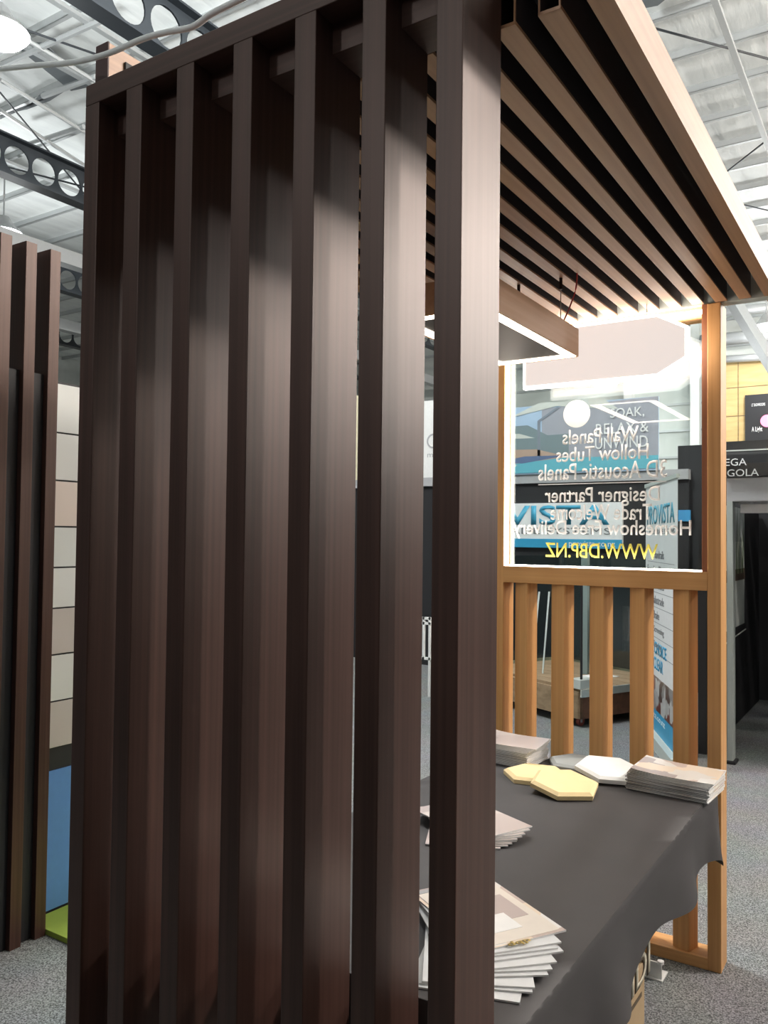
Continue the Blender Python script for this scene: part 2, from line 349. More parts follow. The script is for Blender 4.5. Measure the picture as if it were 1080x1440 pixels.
# glass
gm = bpy.data.materials.new('clear_glass'); gm.use_nodes = True; nt = gm.node_tree; nt.nodes.remove(nt.nodes['Principled BSDF'])
tr = nt.nodes.new('ShaderNodeBsdfTransparent'); tr.inputs[0].default_value = (.90, .93, .92, 1)
gl = nt.nodes.new('ShaderNodeBsdfGlossy'); gl.inputs['Roughness'].default_value = .01
fr = nt.nodes.new('ShaderNodeFresnel'); fr.inputs[0].default_value = 1.5; ms = nt.nodes.new('ShaderNodeMixShader')
nt.links.new(fr.outputs[0], ms.inputs[0]); nt.links.new(tr.outputs[0], ms.inputs[1]); nt.links.new(gl.outputs[0], ms.inputs[2])
nt.links.new(ms.outputs[0], nt.nodes['Material Output'].inputs[0])
YG = 3.318
pane = obj('glass_pane', box(-1.488, -.651, YG, YG+.006, 1.478, 2.458), gm, t)
def gtext(body, xl, xr, yt, yb, m=VINYL, bold=.010):
    a = oY(xr, yb, YG-.002); b_ = oY(xl, yb, YG-.002); c = oY((xl+xr)/2, yt, YG-.002); d = oY((xl+xr)/2, yb, YG-.002)
    # vinyl stuck on the near side, read from the far side: it runs right to left here
    text('lettering', body, a, (-1, 0, 0), (0, 0, 1), a.x-b_.x, c.z-d.z, m, pane, depth=.0010, bold=bold, label='mirrored vinyl lettering '+('in yellow' if m is YEL else 'in white'))
gtext('Wall Panels', 791, 898, 599, 620); gtext('Hollow Tubes', 782, 912, 624, 645)
gtext('3D Acoustic Panels', 757, 938, 647, 671); gtext('Designer Partner', 766, 928, 684, 711)
gtext('Trade Welcome', 774, 917, 709, 731); gtext('Homeshow Free Delivery', 722, 972, 733, 760)
gtext('WWW.DBP.NZ', 767, 925, 766, 787, YEL)
a, c = oY(757, 681, YG), oY(937, 676, YG); obj('ruled_line', box(a.x, c.x, YG-.0015, YG, a.z-.004, a.z), VINYL, pane)
lc = oY(811, 582, YG); FROST = mat('frosted_vinyl', (.72, .75, .74), .5)
lg = obj('round_logo', disc((lc.x, YG, lc.z), .058, (0, -1, 0), .001), FROST, pane, label='round white logo sticker')
# led strips on the inside of the frame
obj('led_strip', box(-1.4875, -1.478, YC+.006, YC+.032, 1.478, 2.455), LEDS, t)
obj('led_strip', box(-1.478, -.672, YC+.004, YC+.030, 1.4785, 1.4845), LEDS, t)
obj('led_strip', box(-1.478, -.672, YC+.008, YC+.030, 2.470, 2.482), LEDS, t)

# =================================================================== HANGING LIGHTS IN THE BOOTH
t = thing('pendant_light', 'long wooden pendant light with a glowing rim under the battens', 'pendant light', (-1.15, 2.43, 2.243))
px0, px1, py0, py1, pz0, pz1 = -1.312, -.985, 2.055, 2.805, 2.243, 2.338
def rrect(x0, x1, y0, y1, r, z, n=6):
    P = []
    for cx, cy, a0 in ((x1-r, y0+r, -90), (x1-r, y1-r, 0), (x0+r, y1-r, 90), (x0+r, y0+r, 180)):
        for k in range(n+1):
            a = math.radians(a0+90*k/n); P.append((cx+r*math.cos(a), cy+r*math.sin(a), z))
    return P
def ringm(o, i, z0, z1):
    bm = bmesh.new(); n = len(o)
    L = [[bm.verts.new((p[0], p[1], z)) for p in q] for q in (o, i) for z in (z0, z1)]
    for k in range(n):
        j = (k+1) % n
        for A, B in ((0, 1), (1, 3), (3, 2), (2, 0)): bm.faces.new((L[A][k], L[A][j], L[B][j], L[B][k]))
    bmesh.ops.recalc_face_normals(bm, faces=bm.faces[:]); return bm
R0 = rrect(px0, px1, py0, py1, .022, 0); R1 = rrect(px0+.008, px1-.008, py0+.008, py1-.008, .016, 0); R2 = rrect(px0+.046, px1-.046, py0+.046, py1-.046, .012, 0)
obj('wooden_body', ringm(R0, R1, pz0, pz1), PEND, t); obj('led_rim', ringm(R1, R2, pz0+.001, pz0+.012), LED, t)
obj('underside', prism([(p[0], p[1], pz0+.003) for p in R2], (0, 0, .05)), mat('dark_underside', (.05, .035, .032), .5), t)
obj('lid', prism([(p[0], p[1], pz1-.006) for p in R1], (0, 0, .004)), PEND, t)
for (x, y) in ((-1.176, 2.70), (-1.019, 2.70), (-1.176, 2.15), (-1.02, 2.15)):
    wr = obj('suspension_wire', tube([(x, y, pz1-.01), (x, y, 2.505)], .0016, 6), WIRE, t)
    obj('gripper', tube([(x, y, 2.462), (x, y, 2.504)], .006, 8), mat('dark_metal', (.04, .03, .03), .4, .6), wr)
obj('power_cord', tube(spline([(-1.03, 2.72, pz1-.01), (-.985, 2.70, 2.40), (-.955, 2.68, 2.47), (-.955, 2.675, 2.60)]), .0026, 6), RED, t)

t = thing('hexagonal_light_panel', 'flat elongated hexagonal white light panel hung in front of the glass pane', 'light panel', (-1.02, 3.17, 2.214))
HXM = mat('opal_panel', (.86, .80, .75), .5, emit=.52, ecol=(1, .90, .85))
RIM = mat('opal_rim', (1, .96, .93), .5, emit=3.5, ecol=(1, .96, .90))
hx = [(-1.352, 2.214), (-.805, 2.214), (-.694, 2.275), (-.694, 2.394), (-.805, 2.455), (-1.352, 2.455)]
def inset(P, d):
    out = []; n = len(P)
    for i in range(n):
        p, q, r_ = Vector(P[i-1]), Vector(P[i]), Vector(P[(i+1) % n])
        e1 = (q-p).normalized(); e2 = (r_-q).normalized(); n1 = Vector((-e1.y, e1.x)); n2 = Vector((-e2.y, e2.x)); bis = (n1+n2).normalized()
        out.append(q + bis*(d/max(.2, bis.dot(n1))))
    return out
hi_ = inset(hx, .012)
obj('face', prism([(p.x, 3.150, p.y) for p in hi_], (0, .03, 0)), HXM, t)
obj('glowing_rim', prism([(p[0], 3.154, p[1]) for p in hx], (0, .026, 0)), RIM, t)
for x in (-1.30, -.85): obj('hanging_wire', tube([(x, 3.168, 2.45), (x, 3.168, 2.505)], .0016, 6), WIRE, t)

# =================================================================== TABLE AND CLOTH
TZ = .750
t = thing('trestle_table', 'folding trestle table hidden under the black cloth', 'table', (-1.01, 2.18, 0))
obj('tabletop', box(-1.446, -.577, 1.335, 3.026, TZ-.03, TZ, .003), WHITE, t)
for x in (-1.30, -.84):
    for y in (1.50, 2.70): obj('leg', tube([(x, y, 0), (x, y, TZ-.03)], .014, 10), STEEL, t)
def cloth():
    x0, x1, y0, y1 = -1.449, -.574, 1.332, 3.029; zt = TZ+.002; bm = bmesh.new()
    nx, ny = 16, 34
    g = [[bm.verts.new((x0+(x1-x0)*i/nx, y0+(y1-y0)*j/ny, zt + .0012*math.sin(9*i/nx+5*j/ny))) for j in range(ny+1)] for i in range(nx+1)]
    for i in range(nx):
        for j in range(ny): bm.faces.new((g[i][j], g[i+1][j], g[i+1][j+1], g[i][j+1]))
    per = [(g[nx][j], (1, 0)) for j in range(ny+1)] + [(g[i][ny], (0, 1)) for i in range(nx, -1, -1)] + [(g[0][j], (-1, 0)) for j in range(ny, -1, -1)] + [(g[i][0], (0, -1)) for i in range(nx+1)]
    # subdivide the perimeter for the folds
    P = []
    for k in range(len(per)):
        a, na = per[k]; b_, nb = per[(k+1) % len(per)]
        P.append((a.co.copy(), Vector((*na, 0)), a))
        if (b_.co-a.co).length > 1e-5:
            for q in (1, 2): P.append((a.co.lerp(b_.co, q/3), Vector((*na, 0)).lerp(Vector((*nb, 0)), q/3), None))
    rows = [0, .006, .02, .05, .08, .115, .15, 1.0]; prev = None; s = 0; top = []
    n = len(P); S_ = []
    for k in range(n):
        if k: s += (P[k][0]-P[k-1][0]).length
        S_.append(s)
    grid = []
    for k in range(n):
        co, nr, _ = P[k]; nr = nr.normalized() if nr.length > .01 else Vector((1, 1, 0)); s = S_[k]
        corner = min((co.xy-Vector(c)).length for c in ((x0, y0), (x1, y0), (x0, y1), (x1, y1)))
        drop = .192 + .010*math.sin(5.1*s) + .012*math.sin(11.7*s+1) + .055*math.exp(-(corner/.06)**2)
        col = []
        for r_ in rows:
            d = drop*r_ if r_ == 1.0 else r_
            amp = (d/.19)**1.8
            f = (.5+.5*math.sin(13*s+1.5*math.sin(3.3*s)))**2
            out = .004*(1-math.exp(-d/.006)) + amp*(.002 + .036*f)*(1-math.exp(-(corner/.09)**2)*.7)
            cz = zt - d
            col.append(bm.verts.new((co.x+nr.x*out, co.y+nr.y*out, cz)))
        grid.append(col)
    for k in range(n):
        A, B = grid[k], grid[(k+1) % n]
        if (P[k][0]-P[(k+1) % n][0]).length < 1e-6 and (A[-1].co-B[-1].co).length < 1e-6: continue
        for r_ in range(len(rows)-1): bm.faces.new((A[r_], A[r_+1], B[r_+1], B[r_]))
    bmesh.ops.remove_doubles(bm, verts=bm.verts[:], dist=.0004)
    bmesh.ops.recalc_face_normals(bm, faces=bm.faces[:]); return bm
ck = tag(obj('tablecloth', cloth(), CLOTH, smooth=True), 'black cloth draped over the trestle table, hem hanging short of the carpet', 'tablecloth')
ZT = TZ+.0035
# =================================================================== BROCHURES
def cover(name, cols, sc, seed):
    m, nt, b = base(name); tc = nt.nodes.new('ShaderNodeTexCoord'); mp = nt.nodes.new('ShaderNodeMapping'); mp.inputs['Location'].default_value = (seed, seed*2, 0)
    nt.links.new(tc.outputs['Object'], mp.inputs[0]); v = nt.nodes.new('ShaderNodeTexVoronoi'); v.distance = 'CHEBYCHEV'; v.inputs['Scale'].default_value = sc
    nt.links.new(mp.outputs[0], v.inputs['Vector']); r = nt.nodes.new('ShaderNodeValToRGB'); r.color_ramp.interpolation = 'CONSTANT'
    sp = nt.nodes.new('ShaderNodeSeparateColor'); nt.links.new(v.outputs['Color'], sp.inputs[0]); nt.links.new(sp.outputs[0], r.inputs[0])
    e = r.color_ramp.elements
    while len(e) < len(cols): e.new(.5)
    for i, c in enumerate(cols): e[i].position = i/len(cols); e[i].color = (*c, 1)
    nt.links.new(r.outputs[0], b.inputs['Base Color']); b.inputs['Roughness'].default_value = .28; return m
COV1 = cover('brochure_cover_interior', [(.66, .62, .58), (.50, .40, .36), (.72, .70, .68), (.36, .30, .29), (.70, .58, .46)], 14, 3)
COV2 = cover('brochure_cover_timber', [(.50, .43, .41), (.42, .36, .35), (.56, .50, .47)], 8, 1)
COV3 = mat('brochure_page_grey', (.66, .67, .68), .35)
INK = mat('grey_ink', (.10, .10, .11), .5)
def brochure(cx, cy, z, ang, cov, label, group, lx=.297, ly=.210, th=.0034, curl=0, ink=True):
    bm = bmesh.new(); n = 8 if curl else 1
    for i in range(n):
        xa, xb = -lx/2+lx*i/n, -lx/2+lx*(i+1)/n
        za = curl*max(0, 1-(i)/n*1.6)**2; zb = curl*max(0, 1-(i+1)/n*1.6)**2
        v = [bm.verts.new(p) for p in ((xa, -ly/2, za), (xb, -ly/2, zb), (xb, ly/2, zb), (xa, ly/2, za), (xa, -ly/2, za+th), (xb, -ly/2, zb+th), (xb, ly/2, zb+th), (xa, ly/2, za+th))]
        for f, mi in (((0, 3, 2, 1), 0), ((4, 5, 6, 7), 1), ((0, 1, 5, 4), 0), ((1, 2, 6, 5), 0), ((2, 3, 7, 6), 0), ((3, 0, 4, 7), 0)):
            bm.faces.new([v[k] for k in f]).material_index = mi
    if ink:      # dark printed spine line along the fold and the long edge
        bx(bm, -lx/2-.0004, lx/2+.0002, -ly/2-.0004, -ly/2+.0006, th*.25, th*.55, 2) if not curl else None
    bmesh.ops.remove_doubles(bm, verts=bm.verts[:], dist=1e-6)
    me = bpy.data.meshes.new('brochure'); bm.to_mesh(me); bm.free()
    for m in (PAPER, cov, INK): me.materials.append(m)
    o = bpy.data.objects.new('brochure', me); C.objects.link(o); o.location = (cx, cy, z); o.rotation_euler.z = math.radians(ang)
    tag(o, label, 'brochure', group); return o
ORD = ('lowest', 'second', 'third', 'fourth', 'fifth', 'sixth', 'seventh', 'eighth', 'ninth', 'tenth', 'eleventh', 'twelfth', 'thirteenth', 'fourteenth', 'fifteenth', 'sixteenth')
def nth(o, k, fmt): o['label'] = fmt % (ORD[k] + (' from the table' if k else '')); return o
def rebrochure(o, cx, cy, z, ang):
    c = o.copy(); C.objects.link(c); c.location = (cx, cy, z); c.rotation_euler.z = math.radians(ang); return c
G = 'brochures in the thick pile beside the oak end post'; LB = 'white-edged brochure in the neat thick pile at the table corner by the oak post'
q = None
for k in range(14):
    a = (-.682+random.uniform(-.005, .005), 2.912+random.uniform(-.004, .004), ZT+k*.0035, random.uniform(-1.2, 1.2)-4)
    q = brochure(*a, COV1, LB, G, .268, .198) if q is None else rebrochure(q, *a); nth(q, k, 'white-edged brochure, %s in the thick pile by the oak post')
for k in range(4):
    brochure(-.682+k*.003, 2.912, ZT+.049+k*.0035, -4+k*1.2, COV1, 'curl-edged brochure, %s of the four topping the pile by the oak post' % ('lowest', 'second', 'third', 'topmost')[k], 'curled brochures on the pile by the oak post', .268, .198, .003, curl=.002+.003*k)
G = 'brochures in the pile at the far left of the table'; LB = 'pale brochure in the pile at the far table end, away from the oak post'; q = None
for k in range(16):
    a = (-1.320+random.uniform(-.004, .004), 2.938+random.uniform(-.003, .003), ZT+k*.0035, random.uniform(-1, 1)-3)
    q = brochure(*a, COV2, LB, G, .262, .186) if q is None else rebrochure(q, *a); nth(q, k, 'pale brochure, %s in the pile behind the cream tiles')
for k in range(5):
    brochure(-1.318+k*.004, 2.936, ZT+.056+k*.0035, -3+k*1.8, COV2, 'turned brochure, %s of the five topping the pile behind the cream tiles' % ('lowest', 'second', 'third', 'fourth', 'topmost')[k], 'fanned brochures on the far pile', .262, .186, .003, curl=.002+.003*k)
G = 'brochures in the small brown fan'; LB = 'brown-covered brochure in the small fan between the tiles and the near fan'; q = None
for k in range(9):
    f = k/8; a = (-1.100+.012*f, 2.165+.012*f, ZT+k*.0035, -28-38*(1-f)+random.uniform(-4, 4))
    q = brochure(*a, COV2, LB, G, .297, .205) if q is None else rebrochure(q, *a); nth(q, k, 'brown-covered brochure, %s in the small fan of brochures')
G = 'brochures in the large near fan'; LB = 'white brochure spread below the top one in the large fan near the dark post'; q = None
nf = 10
for k in range(nf):
    f = k/(nf-1); ang = 110+39*f; cx = -.745+(-.790+.745)*f; cy = 1.530+(1.648-1.530)*f
    if k < nf-1:
        a = (cx+random.uniform(-.008, .008), cy+random.uniform(-.010, .010), ZT+k*.0036, ang-180+random.uniform(-4, 4))
        q = brochure(*a, COV3, LB, G) if q is None else rebrochure(q, *a); nth(q, k, 'white brochure, %s in the large fan by the dark post')
    else:
        tb = brochure(cx, cy, ZT+k*.0036, ang-180, COV1, 'top brochure with a pale interior photo and gold logo on the large fan', None)
        zc = ZT+k*.0036+.0036; r_ = math.radians(ang-180); u = Vector((math.cos(r_), math.sin(r_), 0)); v = Vector((-math.sin(r_), math.cos(r_), 0)); c0 = Vector((cx, cy, zc))
        tb2 = tb
        def onb(nm, bm, m):
            # bring into the brochure's own frame
            bmesh.ops.translate(bm, verts=bm.verts[:], vec=-Vector(tb.location)); bmesh.ops.rotate(bm, verts=bm.verts[:], cent=(0, 0, 0), matrix=Matrix.Rotation(-r_, 3, 'Z'))
            me = bpy.data.meshes.new(nm); bm.to_mesh(me); bm.free(); me.materials.append(m); o = bpy.data.objects.new(nm, me); C.objects.link(o); o.parent = tb
        def pl(a0, a1, b0, b1, m, nm, dz=0):
            onb(nm, prism([c0+u*a+v*b_+Vector((0, 0, dz)) for a, b_ in ((a0, b0), (a1, b0), (a1, b1), (a0, b1))], (0, 0, .0004)), m)
        pl(-.130, .140, -.095, .095, mat('cover_cream', (.70, .64, .57), .3), 'cover_photo')
        pl(-.05, .06, .00, .075, mat('cover_brown', (.44, .36, .34), .3), 'photo_shape', .0004); pl(.03, .10, -.06, .03, mat('cover_white', (.8, .8, .79), .3), 'photo_shape', .0006)
        pl(-.11, -.02, -.07, -.01, mat('cover_warm', (.74, .62, .45), .3), 'photo_shape', .0005); pl(-.14, -.125, -.1, .1, mat('cover_grey', (.33, .33, .34), .3), 'cover_stripe', .0007)
        d_ = text('logo_lettering', 'dbp', c0+u*.142+v*(.012), -v, u, .055, .020, GOLD, None, .0004, .03)
        d_.data.transform(Matrix.Translation(Vector(d_.location)-Vector(tb.location))); d_.data.transform(Matrix.Rotation(-r_, 4, 'Z')); d_.location = (0, 0, .0006); d_.parent = tb
# =================================================================== TILE SAMPLES
def hextile(cx, cy, z, r, th, rot, m, label, tilt=(0, 0)):
    bm = bmesh.new()
    lo = [bm.verts.new((r*math.cos(math.radians(60*k)), r*math.sin(math.radians(60*k)), 0)) for k in range(6)]
    md = [bm.verts.new((r*math.cos(math.radians(60*k)), r*math.sin(math.radians(60*k)), th*.62)) for k in range(6)]
    hi = [bm.verts.new(((r-.014)*math.cos(math.radians(60*k)), (r-.014)*math.sin(math.radians(60*k)), th)) for k in range(6)]
    bm.faces.new(lo[::-1]); bm.faces.new(hi)
    for A, B in ((lo, md), (md, hi)):
        for k in range(6): bm.faces.new((A[k], A[(k+1) % 6], B[(k+1) % 6], B[k]))
    me = bpy.data.meshes.new('hexagonal_tile'); bm.to_mesh(me); bm.free(); me.materials.append(m)
    o = bpy.data.objects.new('hexagonal_tile', me); C.objects.link(o); o.location = (cx, cy, z); o.rotation_euler = (math.radians(tilt[0]), math.radians(tilt[1]), math.radians(rot))
    return tag(o, label, 'tile', 'hexagonal tile samples on the table')
CRM = mat('cream_felt', (.80, .62, .33), .7); WFT = mat('white_felt', (.84, .84, .83), .7); GFT = mat('grey_felt', (.30, .31, .30), .7)
def lean(o, rot, on, r_on, r, h=.022):
    d = Vector((o.location.x-on[0], o.location.y-on[1], 0)); D = d.length; d.normalize()
    th = math.asin(h/(.9*r + D - (.9*r_on-.014))) + .012
    from mathutils import Quaternion
    o.rotation_mode = 'QUATERNION'; o.rotation_quaternion = Quaternion((-d.y, d.x, 0), th) @ Quaternion((0, 0, 1), math.radians(rot))
    o.location.z = ZT + r*math.sin(th)
A_, G_ = (-1.125, 2.765), (-1.060, 2.995)
hextile(*A_, ZT, .118, .022, 12, CRM, 'cream hexagonal tile lying flat, partly under the other cream tile')
lean(hextile(-.985, 2.665, ZT, .118, .022, 0, CRM, 'cream hexagonal tile leaning on the other cream tile'), 40, A_, .118, .118)
hextile(*G_, ZT, .108, .020, 0, GFT, 'grey hexagonal tile mostly hidden behind the cream and white tiles')
lean(hextile(-.912, 2.925, ZT, .126, .022, 0, WFT, 'white hexagonal tile leaning on the grey tile'), 30, G_, .108, .126, .020)
# =================================================================== UNDER THE TABLE
CARD = mat('cardboard', (.46, .33, .19), .8)
xb = -.640; ya = oX(866, 1420, xb).y; yb = oX(906.5, 1400, xb).y
t = thing('cardboard_box', 'brown cardboard carton standing under the black tablecloth', 'box', (-.82, (ya+yb)/2, 0))
obj('carton', box(-1.0, xb, ya, yb, 0, .42, .003), CARD, t)
for s in (0, 1): obj('flap', box(-1.0+s*.18, -.822+s*.18, ya+.002, yb-.002, .42, .424), CARD, t)
INKB = mat('carton_print_white', (.72, .66, .52), .7); INKD = mat('carton_print_dark', (.10, .07, .04), .7)
a, c = oX(868, 1436, xb), oX(902, 1384, xb)
text('lettering', 'DIDI', (xb, a.y, a.z), (0, c.y-a.y, (c.z-a.z)), (0, 0, 1), .30, .085, INKD, t, .0012, .03)
text('lettering', 'DIDI', (xb+.001, a.y+.004, a.z+.004), (0, c.y-a.y, (c.z-a.z)), (0, 0, 1), .30, .085, INKB, t, .0012, .008)
obj('underline', prism([(xb, a.y, a.z-.02), (xb, c.y, c.z-.02), (xb, c.y, c.z-.032), (xb, a.y, a.z-.032)], (.0012, 0, 0)), INKD, t)
t = thing('floor_bracket', 'small white steel foot bracket on the carpet beside the carton', 'bracket', (-.80, 3.10, 0))
obj('upright_plate', box(-.90, -.775, 3.10, 3.106, 0, .062, .001), WHITE, t); obj('end_knob', tube([(-.778, 3.098, .062), (-.778, 3.098, .072)], .012, 12), WHITE, t); obj('base_plate', box(-.90, -.770, 3.09, 3.17, 0, .005), WHITE, t)

# =================================================================== LOOSE CABLE OVER THE SCREEN
cp = [oY(-40, 101, 1.25), oY(0, 97, 1.25), oY(50, 92, 1.25), oY(100, 88, 1.25), oY(150, 76, 1.25), oY(200, 55, 1.25), oY(235, 45, 1.24), oY(270, 38, 1.24), oY(297, 20, 1.24), oY(330, 3, 1.24), oY(365, -14, 1.24)]
ext = cp[-1]
cp += [ext+Vector((.10, .01, .00)), Vector((ext.x+.22, 1.26, 2.66)), Vector((ext.x+.30, 1.34, 2.645))]
tag(obj('power_cable', tube(spline(cp, 5), .0068, 10), CABLE, smooth=True), 'thick white cable looping above the dark screen top rail', 'cable')

# =================================================================== NEIGHBOURING STAND AT THE LEFT
t = thing('slat_wall', 'dark wooden upright slats on a black board on the neighbouring stand', 'slat wall', (-2.96, 1.6, 0))
n0 = obj('slat', box(-3.012, -2.908, 2.020, 2.068, 0, 2.742, .0015), DARK_Z, t)
for k in range(1, 7): again(n0, dy=-.1075*k)
obj('backing_board', box(-3.020, -2.934, 1.36, 2.022, 0, 2.235), BLACK, t)
t = thing('tile_display_wall', 'white tiled display wall with a blue lower panel on the neighbouring stand', 'display wall', (-3.06, 2.9, 0))
obj('frame_board', box(-3.08, -3.036, 2.072, 3.7, 0, 2.24), BLACK, t)
TL = [mat('tile_white_a', (.66, .68, .66), .45, var=.03, scale=3), mat('tile_white_b', (.70, .71, .69), .45, var=.03, scale=3), mat('tile_blush', (.72, .62, .56), .45, var=.05, scale=3), mat('tile_taupe', (.55, .50, .47), .45, var=.08, scale=4)]
zz = [2.232, 2.022, 1.820, 1.625, 1.453, 1.282, 1.087, .892, .697]
for i in range(8):
    for j in range(4):
        obj('wall_tile', box(-3.036, -3.029, 2.074+j*.40, 2.470+j*.40, zz[i+1]+.004, zz[i]-.003, .001), TL[[0, 1, 2, 0, 1, 3, 0, 3][(i+j*3) % 8] if j else [0, 1, 2, 0, 1, 3, 1, 3][i]], t)
for i in (5, 7):   # raised triangular facets on two tiles
    pr = [(-3.029, 2.08, zz[i+1]+.006), (-3.029, 2.30, zz[i+1]+.006), (-3.029, 2.08, zz[i]-.05)]
    obj('tile_facet', prism(pr, (.003, 0, 0)), TL[3], t)
obj('blue_panel', box(-3.036, -3.030, 2.074, 3.68, .03, .605), mat('blue_panel', (.11, .27, .62), .6), t)
tag(obj('green_mat', box(-3.028, -1.9, 2.072, 3.6, 0, .022, .002), mat('green_felt', (.30, .40, .055), .85)), 'lime green mat lying on the carpet below the blue panel', 'mat')

# =================================================================== BOOTHS BEHIND THE GLASS
# black partition walls
YP = 8.97
w1 = struct(obj('wall_partition', box(-7.6, -1.97, YP, YP+.06, 0, 2.235), BLACK)); 
struct(obj('trim_1', box(-7.6, -1.968, YP-.04, YP+.08, 2.235, 2.342), GREYP))
# poster above the partition
pl_, pr_ = oY(640, 545, YP-.06), oY(926, 557, YP-.06); zb = oY(926, 657, YP-.06).z
t = thing('pool_poster', 'large poster of a pool and parasol above the black partition, white lettering', 'poster', ((pl_.x+pr_.x)/2, YP-.05, zb))
yp = YP-.062; zt_ = pr_.z
obj('backing_sheet', box(pl_.x, pr_.x, yp, yp+.03, zb-.03, zt_), mat('poster_sky', (.42, .55, .72), .4), t)
def pp(nm, pts, m, d=.003):
    obj(nm, prism([Vector((lambda q: (q.x, yp-d, q.z))(oY(x, y, yp))) for x, y in pts], (0, .0025, 0)), m, t)
pp('printed_shade', [(762, 575), (926, 557), (926, 657), (790, 657), (762, 640)], mat('poster_dusk', (.36, .37, .42), .4), .001)
pp('printed_trees', [(645, 600), (690, 590), (720, 600), (742, 598), (770, 612), (800, 610), (800, 640), (645, 640)], mat('poster_trees', (.20, .26, .28), .4), .004)
pp('printed_parasol', [(716, 588), (760, 566), (790, 565), (842, 556), (870, 575), (800, 572), (784, 571)], mat('poster_canvas', (.62, .64, .60), .4), .006)
pp('printed_pole', [(784, 572), (788, 573), (760, 593), (760, 642), (756, 642), (756, 592)], mat('poster_pole', (.22, .25, .30), .4), .007)
pp('printed_parasol', [(645, 616), (700, 612), (730, 610), (752, 616), (700, 618)], mat('poster_canvas', (.62, .64, .60), .4), .006)
pp('printed_terrace', [(645, 634), (755, 632), (790, 640), (790, 652), (645, 652)], mat('poster_terrace', (.46, .33, .26), .4), .007)
pp('printed_pool', [(645, 662), (728, 652), (790, 644), (926, 640), (926, 658), (700, 667)], mat('poster_pool', (.14, .45, .55), .35), .008)
pp('printed_pool_edge', [(700, 650), (738, 642), (800, 640), (735, 652)], mat('poster_edge', (.12, .17, .30), .35), .009)
pp('printed_glow', [(645, 655), (720, 650), (728, 655), (700, 663), (645, 668)], mat('poster_deck', (.66, .66, .62), .35), .0085)
def wtext(body, xl, xr, yt, yb_, Y, m, par, bold=0., depth=.002):
    a = oY(xl, yb_, Y); b_ = oY(xr, yb_, Y); c = oY((xl+xr)/2, yt, Y); d = oY((xl+xr)/2, yb_, Y)
    return text('lettering', body, (a.x, Y, d.z), (1, 0, 0), (0, 0, 1), b_.x-a.x, c.z-d.z, m, par, depth, bold)
wtext('SOAK,', 858, 906, 573, 588, yp-.014, VINYL, t); wtext('RELAX &', 838, 912, 594, 609, yp-.014, VINYL, t); wtext('UNWIND', 837, 911, 614, 630, yp-.014, VINYL, t)
# balustrade company sign on the partition
ys = YP-.045
a, c = oY(616, 772, ys), oY(875, 706, ys)
t = thing('company_sign', 'wide white sign with big blue capitals on the black partition', 'sign', ((a.x+c.x)/2, ys, c.z-.5))
BLU = mat('sign_blue', (.04, .33, .56), .4); z_b = oY(875, 772, ys).z; z_m = oY(875, 759, ys).z
obj('board', box(a.x, c.x, ys, ys+.045, z_b, c.z), mat('sign_white', (.80, .81, .82), .4), t)
obj('blue_band', box(a.x, c.x, ys-.004, ys, z_b, z_m), BLU, t)
wtext('PROVISTA', 619, 857, 711, 738, ys-.003, mat('sign_letter_blue', (.06, .36, .55), .4), t, .02); wtext('BALUSTRADE SYSTEMS', 632, 859, 742, 751, ys-.003, mat('sign_letter_grey', (.20, .21, .22), .4), t)
wtext('provista.co.nz', 800, 865, 761, 771, ys-.007, VINYL, t)
a, c = oY(953, 733, ys), oY(970, 717, ys)
tag(obj('blue_picture', box(a.x, c.x, YP-.02, YP, a.z, c.z), mat('picture_blue', (.06, .30, .58), .4)), 'small blue picture on the black partition beside the roll-up banner', 'picture')
# far left boards seen between the dark slats
t = thing('ring_logo_board', 'tall white board with a grey ring logo seen between two dark slats', 'sign', (oY(600, 600, 9.6).x, 9.6, 0))
a, c = oY(560, 676, 9.6), oY(640, 560, 9.6)
obj('board', box(a.x, c.x, 9.6, 9.64, a.z, c.z), WHITE, t)
q_ = oY(609, 620, 9.59); o_ = [(q_.x+.10*math.cos(k*.2618), q_.z+.10*math.sin(k*.2618)) for k in range(24)]; i_ = [(q_.x+.078*math.cos(k*.2618), q_.z+.078*math.sin(k*.2618)) for k in range(24)]
bm = bmesh.new()
for k in range(24):
    j = (k+1) % 24; prism([(o_[k][0], 9.594, o_[k][1]), (o_[j][0], 9.594, o_[j][1]), (i_[j][0], 9.594, i_[j][1]), (i_[k][0], 9.594, i_[k][1])], (0, .006, 0), bm=bm)
obj('ring_logo', bm, GREYP, t); wtext('m', 601, 609, 638, 643, 9.597, GREYP, t)
for x in (a.x+.05, c.x-.08): obj('leg', box(x, x+.04, 9.6, 9.64, 0, a.z), STEEL, t)
a, c = oY(495, 690, 9.7), oY(512, 555, 9.7)
t = thing('cream_board', 'narrow cream board seen between two dark slats', 'board', ((a.x+c.x)/2, 9.7, 0)); obj('board', box(a.x, c.x, 9.7, 9.74, a.z, c.z), mat('cream_board', (.80, .72, .50), .5), t); obj('leg', box((a.x+c.x)/2-.02, (a.x+c.x)/2+.02, 9.7, 9.74, 0, a.z), STEEL, t)
t = thing('white_rack', 'white tubular rack standing beyond the table, seen between two dark slats', 'rack', (oY(600, 900, 7.2).x, 7.2, 0))
xa, xc = oY(585, 900, 7.2).x, oY(606, 900, 7.2).x; z1, z2 = oY(600, 868, 7.2).z, oY(600, 928, 7.2).z
for x in (xa, xc-.03, xc-.10): obj('upright', box(x, x+.022, 7.2, 7.225, 0 if x != xc-.10 else z2, z1), WHITE, t)
for z in (z1-.025, z1-.075, z2): obj('bar', box(xa, xc, 7.2, 7.225, z, z+.025), WHITE, t)
